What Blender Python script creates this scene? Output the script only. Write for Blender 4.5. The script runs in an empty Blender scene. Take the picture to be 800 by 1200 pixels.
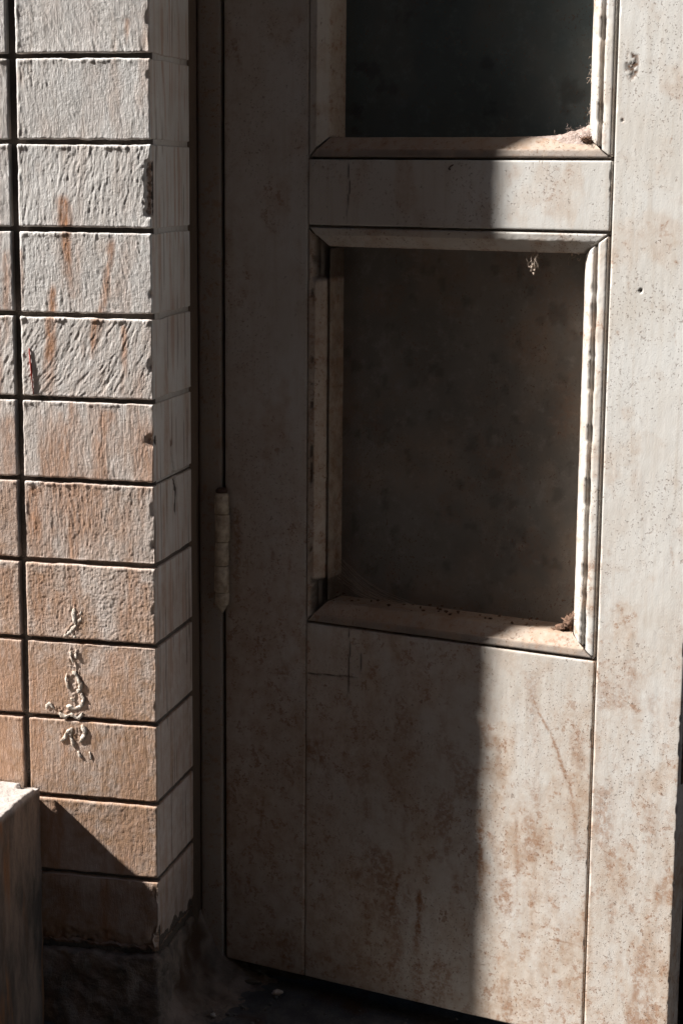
import bpy, math
import numpy as np
from mathutils import Matrix, Vector

S = bpy.context.scene
COL = S.collection
PI = math.pi

# ------------------------------------------------------------------ camera
YAW, PITCH, ROLL = 0.2248476, -0.18106531, 0.00895587
CAM = np.array([0.80649755, -2.37144434, 1.23161866])
FPX = 2154.902                       # focal length in pixels of the 800 x 1200 photograph


def cam_axes():
    cy, sy, cp, sp = math.cos(YAW), math.sin(YAW), math.cos(PITCH), math.sin(PITCH)
    r = np.array([cy, sy, 0.0]); f0 = np.array([-sy, cy, 0.0]); u0 = np.array([0, 0, 1.0])
    f = f0 * cp + u0 * sp
    u = u0 * cp - f0 * sp
    cr, sr = math.cos(ROLL), math.sin(ROLL)
    return r * cr + u * sr, u * cr - r * sr, f


CR, CU, CF = cam_axes()
cam = bpy.data.cameras.new('camera')
cam.sensor_fit = 'VERTICAL'
cam.sensor_height = 36.0
cam.lens = FPX * 36.0 / 1200.0
cam.clip_start = 0.05
cam.clip_end = 2000
cam_ob = bpy.data.objects.new('camera', cam)
COL.objects.link(cam_ob)
cam_ob.matrix_world = Matrix(((CR[0], CU[0], -CF[0], CAM[0]), (CR[1], CU[1], -CF[1], CAM[1]),
                              (CR[2], CU[2], -CF[2], CAM[2]), (0, 0, 0, 1)))
S.camera = cam_ob

# ------------------------------------------------------------------ sky, sun, exposure
LIGHT = Vector((1.0, 0.2135, -0.873)).normalized()        # the way the sunlight travels
SUN_EL = math.asin(-LIGHT.z)
SUN_ROT = math.atan2(-LIGHT.x, -LIGHT.y)
w = bpy.data.worlds.new('World'); S.world = w; w.use_nodes = True
nt = w.node_tree; nt.nodes.clear()
wo = nt.nodes.new('ShaderNodeOutputWorld'); bg = nt.nodes.new('ShaderNodeBackground')
sky = nt.nodes.new('ShaderNodeTexSky'); sky.sky_type = 'NISHITA'; sky.sun_disc = False
sky.sun_elevation = SUN_EL; sky.sun_rotation = SUN_ROT
sky.air_density = 1.0; sky.dust_density = 0.6; sky.ozone_density = 1.0
bg.inputs['Strength'].default_value = 0.05
nt.links.new(sky.outputs[0], bg.inputs['Color']); nt.links.new(bg.outputs[0], wo.inputs[0])
sl = bpy.data.lights.new('sun', 'SUN'); sl.energy = 5.0; sl.angle = math.radians(1.9); sl.color = (1.0, 0.97, 0.925)
so = bpy.data.objects.new('sun', sl); COL.objects.link(so)
so.rotation_euler = LIGHT.to_track_quat('-Z', 'Y').to_euler()
so.location = (-6, -2, 8)
S.view_settings.view_transform = 'Standard'
S.view_settings.look = 'None'
S.view_settings.gamma = 1.0
S.view_settings.use_curve_mapping = False
S.view_settings.exposure = 1.06
S.render.engine = 'CYCLES'
S.cycles.max_bounces = 8
S.cycles.diffuse_bounces = 5

# ------------------------------------------------------------------ where things stand (metres)
HX, HY, ANG = 0.0379, 0.2095, 0.2575          # hinge line of the door, how far it stands ajar
U1, U2, U3 = 0.1392, 0.5861, 0.7086           # stile edges and lock edge along the door
ZB, ZR0, ZR1, ZP0 = 0.034, 1.1616, 1.2544, 0.5871
REV = 0.1695                                  # depth of the reveal
VJ = -0.1958                                  # vertical joint between the two block columns
ZJ = [1.385, 1.2725, 1.1562, 1.0405, .9247, .8114, .6958, .5818, .4680, .3507, .2366, .12]


def ray(px, py):
    return CF + CR * (px - 400) / FPX - CU * (py - 600) / FPX


def on_wall(px, py):                          # survey: photograph -> (x, z) on the front plane of the wall
    d = ray(px, py); t = -CAM[1] / d[1]; P = CAM + t * d
    return P[0], P[2]


def on_reveal(px, py):                        # -> (y, z) on the side plane of the wall
    d = ray(px, py); t = -CAM[0] / d[0]; P = CAM + t * d
    return P[1], P[2]


def on_door(px, py, dep=0.0):                 # -> (u, z) on the door
    n = np.array([math.sin(ANG), math.cos(ANG), 0]); h = np.array([HX, HY, 0]) + n * dep
    d = ray(px, py); t = ((h - CAM) @ n) / (d @ n); P = CAM + t * d
    return (P - h) @ np.array([math.cos(ANG), -math.sin(ANG), 0]), P[2]


# ------------------------------------------------------------------ noise
def _hash(ix, iy, iz, seed):
    h = (ix.astype(np.uint32) * np.uint32(374761393) + iy.astype(np.uint32) * np.uint32(668265263)
         + iz.astype(np.uint32) * np.uint32(2246822519) + np.uint32((seed * 3266489917) & 0xffffffff))
    h = (h ^ (h >> np.uint32(13))) * np.uint32(1274126177)
    h = (h ^ (h >> np.uint32(16))) * np.uint32(2654435761)
    h = h ^ (h >> np.uint32(15))
    return h.astype(np.float64) / 4294967295.0


def vn(x, y, z=None, seed=0):
    """value noise in 0..1"""
    x = np.asarray(x, float); y = np.asarray(y, float)
    z = np.zeros_like(x) + (0.37 if z is None else z)
    x0 = np.floor(x); y0 = np.floor(y); z0 = np.floor(z)
    fx, fy, fz = x - x0, y - y0, z - z0
    fx = fx * fx * fx * (fx * (fx * 6 - 15) + 10); fy = fy * fy * fy * (fy * (fy * 6 - 15) + 10); fz = fz * fz * (3 - 2 * fz)
    ix, iy, iz = x0.astype(np.int64), y0.astype(np.int64), z0.astype(np.int64)
    r = 0
    for a in (0, 1):
        for b in (0, 1):
            for c in (0, 1):
                r = r + _hash(ix + a, iy + b, iz + c, seed) * (fx if a else 1 - fx) * (fy if b else 1 - fy) * (fz if c else 1 - fz)
    return r


def fbm(x, y, z=None, seed=0, o=4):
    r = 0; a = .5; t = 0; f = 1.0
    for i in range(o):
        r = r + a * vn(x * f + i * 13.1, y * f + i * 7.7, None if z is None else z * f, seed + i); t += a; a *= .5; f *= 2.03
    return r / t


def sm(x, a, b):
    t = np.clip((x - a) / (b - a), 0, 1)
    return t * t * (3 - 2 * t)


# ------------------------------------------------------------------ mesh helpers
def mesh(name, V, F, mat=None, attr=None, smooth=False):
    V = np.asarray(V, np.float32)
    me = bpy.data.meshes.new(name)
    me.vertices.add(len(V)); me.vertices.foreach_set('co', V.ravel())
    if isinstance(F, np.ndarray):
        k = F.shape[1]; tot = np.full(len(F), k, np.int32); flat = F.ravel().astype(np.int32)
    else:
        tot = np.array([len(f) for f in F], np.int32); flat = np.array([i for f in F for i in f], np.int32)
    me.loops.add(len(flat)); me.loops.foreach_set('vertex_index', flat)
    me.polygons.add(len(tot)); st = np.zeros(len(tot), np.int32); st[1:] = np.cumsum(tot)[:-1]
    me.polygons.foreach_set('loop_start', st); me.polygons.foreach_set('loop_total', tot)
    if smooth: me.polygons.foreach_set('use_smooth', np.ones(len(tot), bool))
    if attr is not None:
        c = np.ones((len(V), 4), np.float32); c[:, :3] = attr
        a = me.attributes.new('wear', 'FLOAT_COLOR', 'POINT'); a.data.foreach_set('color', c.ravel())
    me.update(calc_edges=True); me.validate()
    if mat: me.materials.append(mat)
    return me


def ob(name, me, parent=None, loc=None):
    o = bpy.data.objects.new(name, me); COL.objects.link(o)
    if parent: o.parent = parent
    if loc is not None: o.location = loc
    return o


def thing(name, label, cat, loc=(0, 0, 0), rz=0.0, group=None):
    o = ob(name, None, None, loc); o.rotation_euler = (0, 0, rz); o.empty_display_size = .1
    return tag(o, label, cat, group)


def tag(o, label, cat, group=None, kind=None):
    o['label'] = label
    if cat: o['category'] = cat
    if group: o['group'] = group
    if kind: o['kind'] = kind
    return o


def lines(a, b, step, extra=None):
    n = max(1, int(round((b - a) / step)))
    return np.linspace(a, b, n + 1)


def lattice_box(X, Y, Z, faces, r, disp):
    """Welded grid faces of a box with rounded arrises; disp(P, n) -> displacement along n, wear (N,3)."""
    X, Y, Z = map(np.asarray, (X, Y, Z)); nx, ny, nz = len(X), len(Y), len(Z)
    ids = lambda i, j, k: (i * ny + j) * nz + k
    Q = []

    def grid(A, flip):
        q = np.stack([A[:-1, :-1], A[1:, :-1], A[1:, 1:], A[:-1, 1:]], -1).reshape(-1, 4)
        Q.append(q[:, ::-1] if flip else q)
    I, J, K = np.arange(nx), np.arange(ny), np.arange(nz)
    if 'f' in faces: a, b = np.meshgrid(I, K, indexing='ij'); grid(ids(a, 0, b), False)
    if 'b' in faces: a, b = np.meshgrid(I, K, indexing='ij'); grid(ids(a, ny - 1, b), True)
    if 'r' in faces: a, b = np.meshgrid(J, K, indexing='ij'); grid(ids(nx - 1, a, b), False)
    if 'l' in faces: a, b = np.meshgrid(J, K, indexing='ij'); grid(ids(0, a, b), True)
    if 't' in faces: a, b = np.meshgrid(I, J, indexing='ij'); grid(ids(a, b, nz - 1), False)
    if 'd' in faces: a, b = np.meshgrid(I, J, indexing='ij'); grid(ids(a, b, 0), True)
    Q = np.concatenate(Q); uq, inv = np.unique(Q, return_inverse=True); F = inv.reshape(Q.shape)
    P = np.stack([X[uq // (ny * nz)], Y[(uq // nz) % ny], Z[uq % nz]], -1)
    lo = np.array([X[0], Y[0], Z[0]]); hi = np.array([X[-1], Y[-1], Z[-1]])
    inner = np.clip(P, lo + r, hi - r); d = P - inner
    n = d / np.maximum(np.linalg.norm(d, axis=1, keepdims=True), 1e-9)
    P2 = inner + n * r
    h, wear = disp(P2, n)
    return P2 + n * h[:, None], F, wear


def box_arrays(x0, x1, y0, y1, z0, z1):
    V = [(x0, y0, z0), (x1, y0, z0), (x1, y1, z0), (x0, y1, z0), (x0, y0, z1), (x1, y0, z1), (x1, y1, z1), (x0, y1, z1)]
    F = [(0, 3, 2, 1), (4, 5, 6, 7), (0, 1, 5, 4), (1, 2, 6, 5), (2, 3, 7, 6), (3, 0, 4, 7)]
    return V, F


def boxes(name, lst, mat, parent=None):
    V, F = [], []
    for b in lst:
        v, f = box_arrays(*b); k = len(V); V += v; F += [tuple(i + k for i in q) for q in f]
    return ob(name, mesh(name, V, F, mat), parent)


def bevel_box_mesh(name, x0, x1, y0, y1, z0, z1, r, mat):
    """low-poly box with chamfered arrises (26 faces)"""
    V, F, _ = lattice_box([x0, x0 + r, x1 - r, x1], [y0, y0 + r, y1 - r, y1], [z0, z0 + r, z1 - r, z1], 'fbrltd', r,
                          lambda P, n: (np.zeros(len(P)), None))
    return mesh(name, V, F, mat)


def lump(cx, cy, cz, rx, ry, rz, seed, amp=.45, freq=2.2, nu=20, nv=12):
    a = np.linspace(0, 2 * PI, nu, endpoint=False); b = np.linspace(0.06, PI - .06, nv)
    A, B = np.meshgrid(a, b, indexing='ij')
    d = np.stack([np.cos(A) * np.sin(B), np.sin(A) * np.sin(B), np.cos(B)], -1).reshape(-1, 3)
    k = 1 + amp * (2 * fbm(d[:, 0] * freq + 5, d[:, 1] * freq + 9, d[:, 2] * freq + 3, seed, 3) - 1) * 1.6
    P = d * k[:, None] * [rx, ry, rz] + [cx, cy, cz]
    G = np.arange(nu * nv).reshape(nu, nv); G2 = np.vstack([G, G[:1]])
    F = np.stack([G2[:-1, :-1], G2[:-1, 1:], G2[1:, 1:], G2[1:, :-1]], -1).reshape(-1, 4)
    F = [tuple(f) for f in F] + [tuple(G[:, 0]), tuple(G[::-1, -1])]
    return P, F


def tube(path, rad, ns=4):
    path = np.asarray(path, float); n = len(path); V = []
    rad = np.broadcast_to(rad, (n,))
    for i in range(n):
        t = path[min(i + 1, n - 1)] - path[max(i - 1, 0)]; t = t / (np.linalg.norm(t) + 1e-12)
        a = np.cross(t, [.31, .2, .93]); a /= np.linalg.norm(a) + 1e-9; b = np.cross(t, a)
        for k in range(ns):
            V.append(path[i] + rad[i] * (a * math.cos(2 * PI * k / ns) + b * math.sin(2 * PI * k / ns)))
    F = [(i * ns + k, i * ns + (k + 1) % ns, (i + 1) * ns + (k + 1) % ns, (i + 1) * ns + k) for i in range(n - 1) for k in range(ns)]
    F += [tuple(range(ns))[::-1], tuple(range((n - 1) * ns, n * ns))]
    return V, F


def join(parts):
    V, F = [], []
    for v, f in parts:
        k = len(V); V += [tuple(p) for p in v]; F += [tuple(int(i) + k for i in q) for q in f]
    return V, F


# ------------------------------------------------------------------ materials
class NT:
    def __init__(s, name):
        s.m = bpy.data.materials.new(name); s.m.use_nodes = True; s.t = s.m.node_tree; s.t.nodes.clear()
        s.out = s.n('ShaderNodeOutputMaterial'); s.b = s.n('ShaderNodeBsdfPrincipled'); s.l(s.b.outputs[0], s.out.inputs[0])

    def n(s, t, **k):
        q = s.t.nodes.new(t)
        for a, b in k.items(): setattr(q, a, b)
        return q

    def l(s, a, b): s.t.links.new(a, b)

    def put(s, v, sock):
        if hasattr(v, 'is_output'): s.l(v, sock)
        else: sock.default_value = v if not (isinstance(v, tuple) and len(v) == 3) else (*v, 1)

    def coord(s, scale=(1, 1, 1), rnd=False):
        tc = s.n('ShaderNodeTexCoord'); mp = s.n('ShaderNodeMapping'); s.l(tc.outputs['Object'], mp.inputs[0])
        mp.inputs['Scale'].default_value = scale
        if rnd:
            oi = s.n('ShaderNodeObjectInfo'); mu = s.n('ShaderNodeMath', operation='MULTIPLY'); s.l(oi.outputs['Random'], mu.inputs[0])
            mu.inputs[1].default_value = 37.0; s.l(mu.outputs[0], mp.inputs['Location'])
        return mp.outputs[0]

    def noise(s, vec, scale, detail=4, rough=.55, dist=0.0):
        q = s.n('ShaderNodeTexNoise'); s.l(vec, q.inputs['Vector']); q.inputs['Scale'].default_value = scale
        q.inputs['Detail'].default_value = detail; q.inputs['Roughness'].default_value = rough; q.inputs['Distortion'].default_value = dist
        return q.outputs['Fac']

    def voro(s, vec, scale):
        q = s.n('ShaderNodeTexVoronoi'); s.l(vec, q.inputs['Vector']); q.inputs['Scale'].default_value = scale
        return q.outputs['Distance']

    def ramp(s, v, a, b, c0=0.0, c1=1.0):
        q = s.n('ShaderNodeMapRange'); q.interpolation_type = 'SMOOTHSTEP'; s.put(v, q.inputs[0])
        for i, x in enumerate((a, b, c0, c1)): q.inputs[i + 1].default_value = x
        return q.outputs[0]

    def math(s, op, a, b=0.0):
        q = s.n('ShaderNodeMath', operation=op); s.put(a, q.inputs[0]); s.put(b, q.inputs[1]); return q.outputs[0]

    def mix(s, f, a, b, mode='MIX'):
        q = s.n('ShaderNodeMix', data_type='RGBA', blend_type=mode); s.put(f, q.inputs[0]); s.put(a, q.inputs[6]); s.put(b, q.inputs[7])
        return q.outputs[2]

    def wear(s):
        a = s.n('ShaderNodeAttribute', attribute_name='wear'); q = s.n('ShaderNodeSeparateColor'); s.l(a.outputs['Color'], q.inputs[0])
        return q.outputs

    def bump(s, h, dist, strength=1.0, prev=None):
        q = s.n('ShaderNodeBump'); s.put(h, q.inputs['Height']); q.inputs['Distance'].default_value = dist; q.inputs['Strength'].default_value = strength
        if prev: s.l(prev, q.inputs['Normal'])
        return q.outputs[0]

    def end(s, col, rough, nrm=None, spec=.35):
        s.put(col, s.b.inputs['Base Color']); s.put(rough, s.b.inputs['Roughness']); s.b.inputs['Specular IOR Level'].default_value = spec
        if nrm: s.l(nrm, s.b.inputs['Normal'])
        return s.m


def mat_wall():
    s = NT('limewashed_block'); c = s.coord(); w_ = s.wear()
    big = s.ramp(s.noise(c, 9, 3), .35, .7)
    col = s.mix(big, (.86, .84, .815), (.77, .725, .685))
    st = s.coord((1, 1, .16)); stn = s.noise(st, 70, 5, .6)
    col = s.mix(s.math('MULTIPLY', s.ramp(stn, .48, .72), .35), col, (.50, .40, .32))
    # rust coming down the face
    rn = s.noise(s.coord((1, 1, .22)), 190, 4, .65)
    rf = s.math('MULTIPLY', w_[0], s.ramp(rn, .22, .62, .35, 1.0))
    col = s.mix(rf, col, s.mix(rn, (.36, .15, .07), (.62, .335, .19)))
    dn = s.noise(c, 60, 5, .65)
    col = s.mix(s.math('MULTIPLY', w_[1], .55), col, (.67, .48, .385))
    col = s.mix(s.math('MULTIPLY', w_[1], s.ramp(dn, .25, .75, .25, 1.0)), col, (.47, .285, .175))
    bn = s.noise(c, 150, 4)
    col = s.mix(w_[2], col, s.mix(bn, (.06, .03, .018), (.26, .13, .06)))
    # fly specks and pits
    sp = s.ramp(s.noise(c, 260, 2, .5), .70, .76)
    col = s.mix(s.math('MULTIPLY', sp, .6), col, (.2, .13, .09))
    b = s.bump(s.noise(c, 520, 4, .65), .0012, .55)
    b = s.bump(s.noise(s.coord((1, 1, .16)), 480, 4, .6), .0014, .55, b)
    return s.end(col, .88, b, .2)


def mat_mortar():
    s = NT('joint_mortar'); c = s.coord()
    col = s.mix(s.noise(c, 40, 4), (.16, .13, .11), (.26, .22, .19))
    return s.end(col, .95, s.bump(s.noise(c, 300, 4), .003, .8), .1)


def mat_render(name='crumbling_render', a=(.10, .09, .08), b_=(.26, .22, .19)):
    s = NT(name); c = s.coord()
    col = s.mix(s.ramp(s.noise(c, 22, 6, .6), .3, .7), a, b_)
    col = s.mix(s.ramp(s.noise(c, 9, 3), .5, .7), col, (.12, .075, .05))
    col = s.mix(s.ramp(s.voro(c, 130), .05, .12, .5, 0), col, (.45, .42, .38))
    b = s.bump(s.noise(c, 90, 6, .65), .01, .8)
    return s.end(col, .95, b, .15)


def mat_parapet():
    s = NT('parapet_render'); c = s.coord(); w_ = s.wear()
    col = s.mix(s.noise(c, 14, 4), (.44, .39, .355), (.55, .505, .47))
    st = s.noise(s.coord((1, 1, .3)), 24, 7, .68)
    dark = s.mix(s.ramp(st, .36, .68), (.12, .10, .085), (.34, .255, .20))
    col = s.mix(w_[1], col, dark)
    col = s.mix(s.math('MULTIPLY', w_[0], s.ramp(s.noise(s.coord((1, 1, .15)), 60, 4), .35, .6)), col, (.42, .19, .08))
    b = s.bump(s.noise(c, 140, 5, .6), .004, .6)
    return s.end(col, .9, b, .2)


def mat_door(name, a, b_, fleck=.55, grime=.3, rnd=True, vst=.25):
    s = NT(name); c = s.coord((1, 1, 1), rnd); w_ = s.wear()
    col = s.mix(s.ramp(s.noise(c, 7, 4), .35, .68), a, b_)
    vs = s.noise(s.coord((1, 1, .05), rnd), 110, 4, .6)
    col = s.mix(s.math('MULTIPLY', s.ramp(vs, .5, .72), vst), col, (.45, .37, .29))
    if vst == 0: col = s.mix(s.ramp(s.noise(c, 55, 8, .75), .50, .68, 0, .38), col, tuple(min(1, 1.55 * q + .012) for q in a))
    gm = s.noise(c, 26, 6, .68)
    col = s.mix(s.math('MULTIPLY', s.ramp(gm, .52, .72), grime), col, (.36, .245, .165))
    d1 = s.noise(c, 48, 6, .7)
    col = s.mix(s.math('MULTIPLY', w_[1], .5), col, (.58, .455, .35))
    col = s.mix(s.math('MULTIPLY', w_[1], s.ramp(d1, .34, .70, .0, .8)), col, (.40, .27, .185))
    d2 = s.ramp(s.noise(c, 75, 8, .78), .555, .585)
    col = s.mix(s.math('MULTIPLY', s.math('MULTIPLY', d2, .62), s.ramp(w_[1], .1, .7)), col, s.mix(d1, (.20, .10, .055), (.44, .23, .13)))
    rn = s.noise(c, 160, 5, .7)
    col = s.mix(s.math('MULTIPLY', w_[0], s.ramp(rn, .38, .58, .12, 1)), col, s.mix(rn, (.15, .065, .03), (.40, .20, .10)))
    # chips where the paint has gone
    big = s.ramp(s.noise(c, 13, 3), .40, .62)
    f1 = s.ramp(s.noise(c, 300, 3, .6), .62, .66)
    f2 = s.ramp(s.noise(s.coord((1, 1, .7), rnd), 120, 5, .7, .3), .655, .68)
    f3 = s.ramp(s.voro(c, 85), .035, .055, 1.0, 0.0)
    f3 = s.math('MULTIPLY', f3, s.ramp(s.noise(c, 17, 2), .52, .6))
    f = s.math('MAXIMUM', s.math('MULTIPLY', f1, big), s.math('MAXIMUM', f2, f3))
    col = s.mix(s.math('MULTIPLY', f, fleck), col, s.mix(s.noise(c, 31, 2), (.055, .035, .025), (.30, .15, .08)))
    col = s.mix(w_[2], col, (.018, .013, .010))
    b = s.bump(vs, .0006, .25)
    b = s.bump(s.noise(c, 420, 3, .6), .0006, .35, b)
    b = s.bump(s.math('MULTIPLY', f, -1.0), .0012, .8, b)
    b = s.bump(s.noise(s.coord((1, 1, .3), rnd), 30, 2), .002, .10, b)
    return s.end(col, s.ramp(gm, .3, .7, .42, .7), b, .4)


def mat_plain(name, a, b_, scale=30, rough=.8, bump=.002, met=0.0, bscale=120):
    s = NT(name); c = s.coord()
    col = s.mix(s.ramp(s.noise(c, scale, 5, .6), .3, .7), a, b_)
    s.b.inputs['Metallic'].default_value = met
    return s.end(col, rough, s.bump(s.noise(c, bscale, 4), bump, .6), .3)


M_WALL, M_MORT, M_REND, M_PAR = mat_wall(), mat_mortar(), mat_render('crumbling_render', (.15, .125, .105), (.40, .315, .26)), mat_parapet()
M_DOOR = mat_door('weathered_cream_paint', (.655, .642, .618), (.595, .56, .515), .45)
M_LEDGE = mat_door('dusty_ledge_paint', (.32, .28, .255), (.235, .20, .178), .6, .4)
M_MOULD = mat_door('moulding_paint', (.63, .615, .59), (.54, .505, .46), .7, .35)
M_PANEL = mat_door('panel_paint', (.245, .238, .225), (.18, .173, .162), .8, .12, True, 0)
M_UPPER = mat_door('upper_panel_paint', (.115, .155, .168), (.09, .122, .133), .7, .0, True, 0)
M_FRAME = mat_door('frame_paint', (.33, .315, .295), (.25, .232, .212), .7, .4)
M_EDGE = mat_plain('bare_door_edge', (.09, .07, .05), (.19, .15, .11), 60, .8)
M_HINGE = mat_plain('painted_hinge', (.70, .61, .48), (.38, .29, .21), 90, .6, .0015)
M_DUST = mat_plain('grey_pink_dust', (.50, .40, .36), (.34, .26, .22), 160, 1.0, .004, 0, 300)
M_DEBRIS = mat_plain('brown_debris', (.22, .13, .09), (.10, .06, .04), 140, 1.0, .004, 0, 300)
M_WEB = mat_plain('cobweb_fibre', (.62, .52, .44), (.45, .34, .26), 60, .9)
M_PLASTER = mat_plain('loose_plaster', (.76, .70, .63), (.50, .39, .30), 110, .9, .003, 0, 260)
M_IRON = mat_plain('dark_iron', (.05, .035, .03), (.12, .07, .05), 120, .6)
M_GROUND = mat_render('dark_stone_ground', (.10, .102, .104), (.19, .185, .178))
M_YARD = mat_render('sandy_yard', (.19, .145, .105), (.27, .21, .16))
M_FAR = mat_plain('warm_brown_brick', (.21, .15, .11), (.14, .10, .075), 3, .9, .01, 0, 25)
M_FARTRIM = mat_plain('grey_stone_trim', (.22, .20, .18), (.15, .14, .13), 6, .9)
M_GLASS = mat_plain('dark_window_glass', (.03, .035, .04), (.05, .055, .06), 2, .08, 0.0)
M_ROOM = mat_plain('dim_room_plaster', (.16, .14, .12), (.10, .09, .08), 4, .95)
M_RED = mat_plain('red_crayon', (.42, .045, .03), (.34, .05, .035), 200, .8)

# ------------------------------------------------------------------ wear, and shade on the hinge stile, painted by position
def seg_dist(x, z, pts):
    d = np.full(np.shape(x), 9.0); tt = np.zeros(np.shape(x)); n = len(pts) - 1
    for i in range(n):
        (ax, az), (bx, bz) = pts[i], pts[i + 1]
        L = (bx - ax) ** 2 + (bz - az) ** 2 + 1e-12
        t = np.clip(((x - ax) * (bx - ax) + (z - az) * (bz - az)) / L, 0, 1)
        e = np.hypot(x - ax - t * (bx - ax), z - az - t * (bz - az))
        m = e < d
        d = np.where(m, e, d); tt = np.where(m, (i + t) / n, tt)
    return d, tt


def streak(x, z, pts, w0, w1, seed=0, rag=.5):
    """a run of stain along a line, its edges ragged"""
    d, t = seg_dist(x + (vn(x * 60, z * 60, None, seed) - .5) * .004, z, pts)
    wd = (w0 + (w1 - w0) * t) * (1 + rag * (fbm(x * 150, z * 60, None, seed + 5, 3) - .5) * 2)
    return (1 - sm(d, wd * .15, wd * 1.25)) * sm(t, -.02, .10) * (1 - .55 * sm(t, .6, 1.0))


WS = []          # rust runs on the wall front: points (x, z), widths, strength
for pts, w0, w1, k in [
        ([(74, 225), (76, 262), (79, 300), (84, 345)], .010, .006, .85), ([(132, 275), (124, 340), (108, 415)], .004, .006, .6),
        ([(62, 330), (60, 400), (57, 455)], .005, .010, .75), ([(112, 372), (108, 418)], .006, .004, .75), ([(145, 378), (147, 440)], .004, .004, .6),
        ([(150, 20), (148, 50)], .004, .002, .45), ([(128, 476), (118, 520), (112, 560)], .013, .010, .6), ([(72, 480), (74, 540)], .006, .004, .4),
        ([(40, 566), (42, 655)], .012, .012, .75), ([(105, 580), (108, 650)], .016, .02, .45), ([(150, 585), (146, 640)], .008, .008, .4),
        ([(45, 668), (48, 745)], .013, .016, .7), ([(72, 690), (70, 745)], .02, .018, .5), ([(130, 760), (138, 842)], .012, .02, .6), ([(168, 680), (165, 750)], .008, .014, .5),
        ([(115, 790), (110, 845)], .01, .014, .5), ([(50, 880), (80, 930)], .02, .02, .4), ([(160, 860), (175, 935)], .01, .01, .55), ([(140, 855), (141, 930)], .004, .004, .55),
        ([(100, 950), (105, 990)], .016, .014, .6), ([(160, 950), (168, 1020)], .018, .014, .75), ([(7, 290), (8, 400)], .006, .006, .5), ([(10, 480), (12, 640)], .012, .014, .5),
        ([(5, 660), (14, 740)], .014, .012, .65), ([(150, 950), (150, 1000)], .003, .004, .6), ([(25, 290), (26, 360)], .003, .003, .4), ([(90, 280), (95, 360)], .004, .003, .25),
        ([(8, 840), (12, 900)], .02, .02, .4)]:
    WS.append(([on_wall(*q) for q in pts], w0 * 1.4, w1 * 1.4, min(1.0, k * 1.35)))
RS = []          # runs on the reveal: (y, z)
for pts, w0, w1, k in [([(190, 70), (193, 110), (195, 160)], .006, .003, .8), ([(210, 20), (212, 150)], .004, .004, .35), ([(200, 180), (201, 265)], .003, .003, .4),
                       ([(212, 280), (213, 420)], .003, .004, .35), ([(195, 430), (200, 540)], .003, .004, .5), ([(206, 600), (207, 700)], .004, .004, .45),
                       ([(198, 660), (200, 800)], .005, .008, .4), ([(212, 860), (208, 900)], .01, .008, .6), ([(212, 940), (212, 975)], .008, .01, .5), ([(200, 980), (205, 1060)], .008, .008, .45),
                       ([(216, 1010), (214, 1080)], .012, .012, .5)]:
    RS.append(([on_reveal(*q) for q in pts], w0, w1, k))
CHIP_Z0, CHIP_Z1 = on_wall(175, 188)[1], on_wall(175, 256)[1]
GASH = [on_reveal(*q) for q in [(200, 515), (203, 545), (204, 560), (207, 575), (207, 597)]]
CRUST = [[on_wall(*q) for q in l] for l in ([(88, 714), (90, 730), (78, 746)], [(86, 764), (87, 785), (91, 815), (90, 836), (76, 836)], [(76, 862), (88, 862), (96, 858)], [(57, 828), (66, 833)])]
EDGE_NICKS = [(176, 88, .006, .003), (178, 430, .008, .004), (181, 517, .008, .007), (183, 640, .006, .003), (184, 716, .007, .003), (184, 830, .005, .002), (187, 1052, .012, .005),
              (189, 1100, .018, .008), (175, 20, .01, .003), (177, 345, .006, .003), (181, 598, .01, .003)]
EDGE_NICKS = [(on_wall(a, b)[1], c, d) for a, b, c, d in EDGE_NICKS]


def wall_wear(x, z, seed):
    R = np.zeros(len(x)); G = np.zeros(len(x))
    for i, (pts, w0, w1, k) in enumerate(WS):
        zs = [q[1] for q in pts]; xs = [q[0] for q in pts]
        m = (z < max(zs) + .03) & (z > min(zs) - .03) & (x > min(xs) - .05) & (x < max(xs) + .05)
        if m.any(): R[m] = np.maximum(R[m], k * streak(x[m], z[m], pts, w0, w1, i))
    low = sm(-z, -1.0, -.30)
    G = .02 + .28 * sm(-z, -1.25, -.7) + low * (.22 + .70 * sm(fbm(x * 14, z * 9, None, 77, 4), .35, .68)) + .35 * sm(fbm(x * 20, z * 8, None, 71, 4), .56, .72)
    mid = sm(-z, -1.2, -.85)
    R = np.maximum(R, (.12 + .62 * mid + .26 * low) * sm(fbm(x * 26 + 4, z * 6, None, 78, 5), .46, .64))
    return R, np.clip(G, 0, 1)


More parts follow.
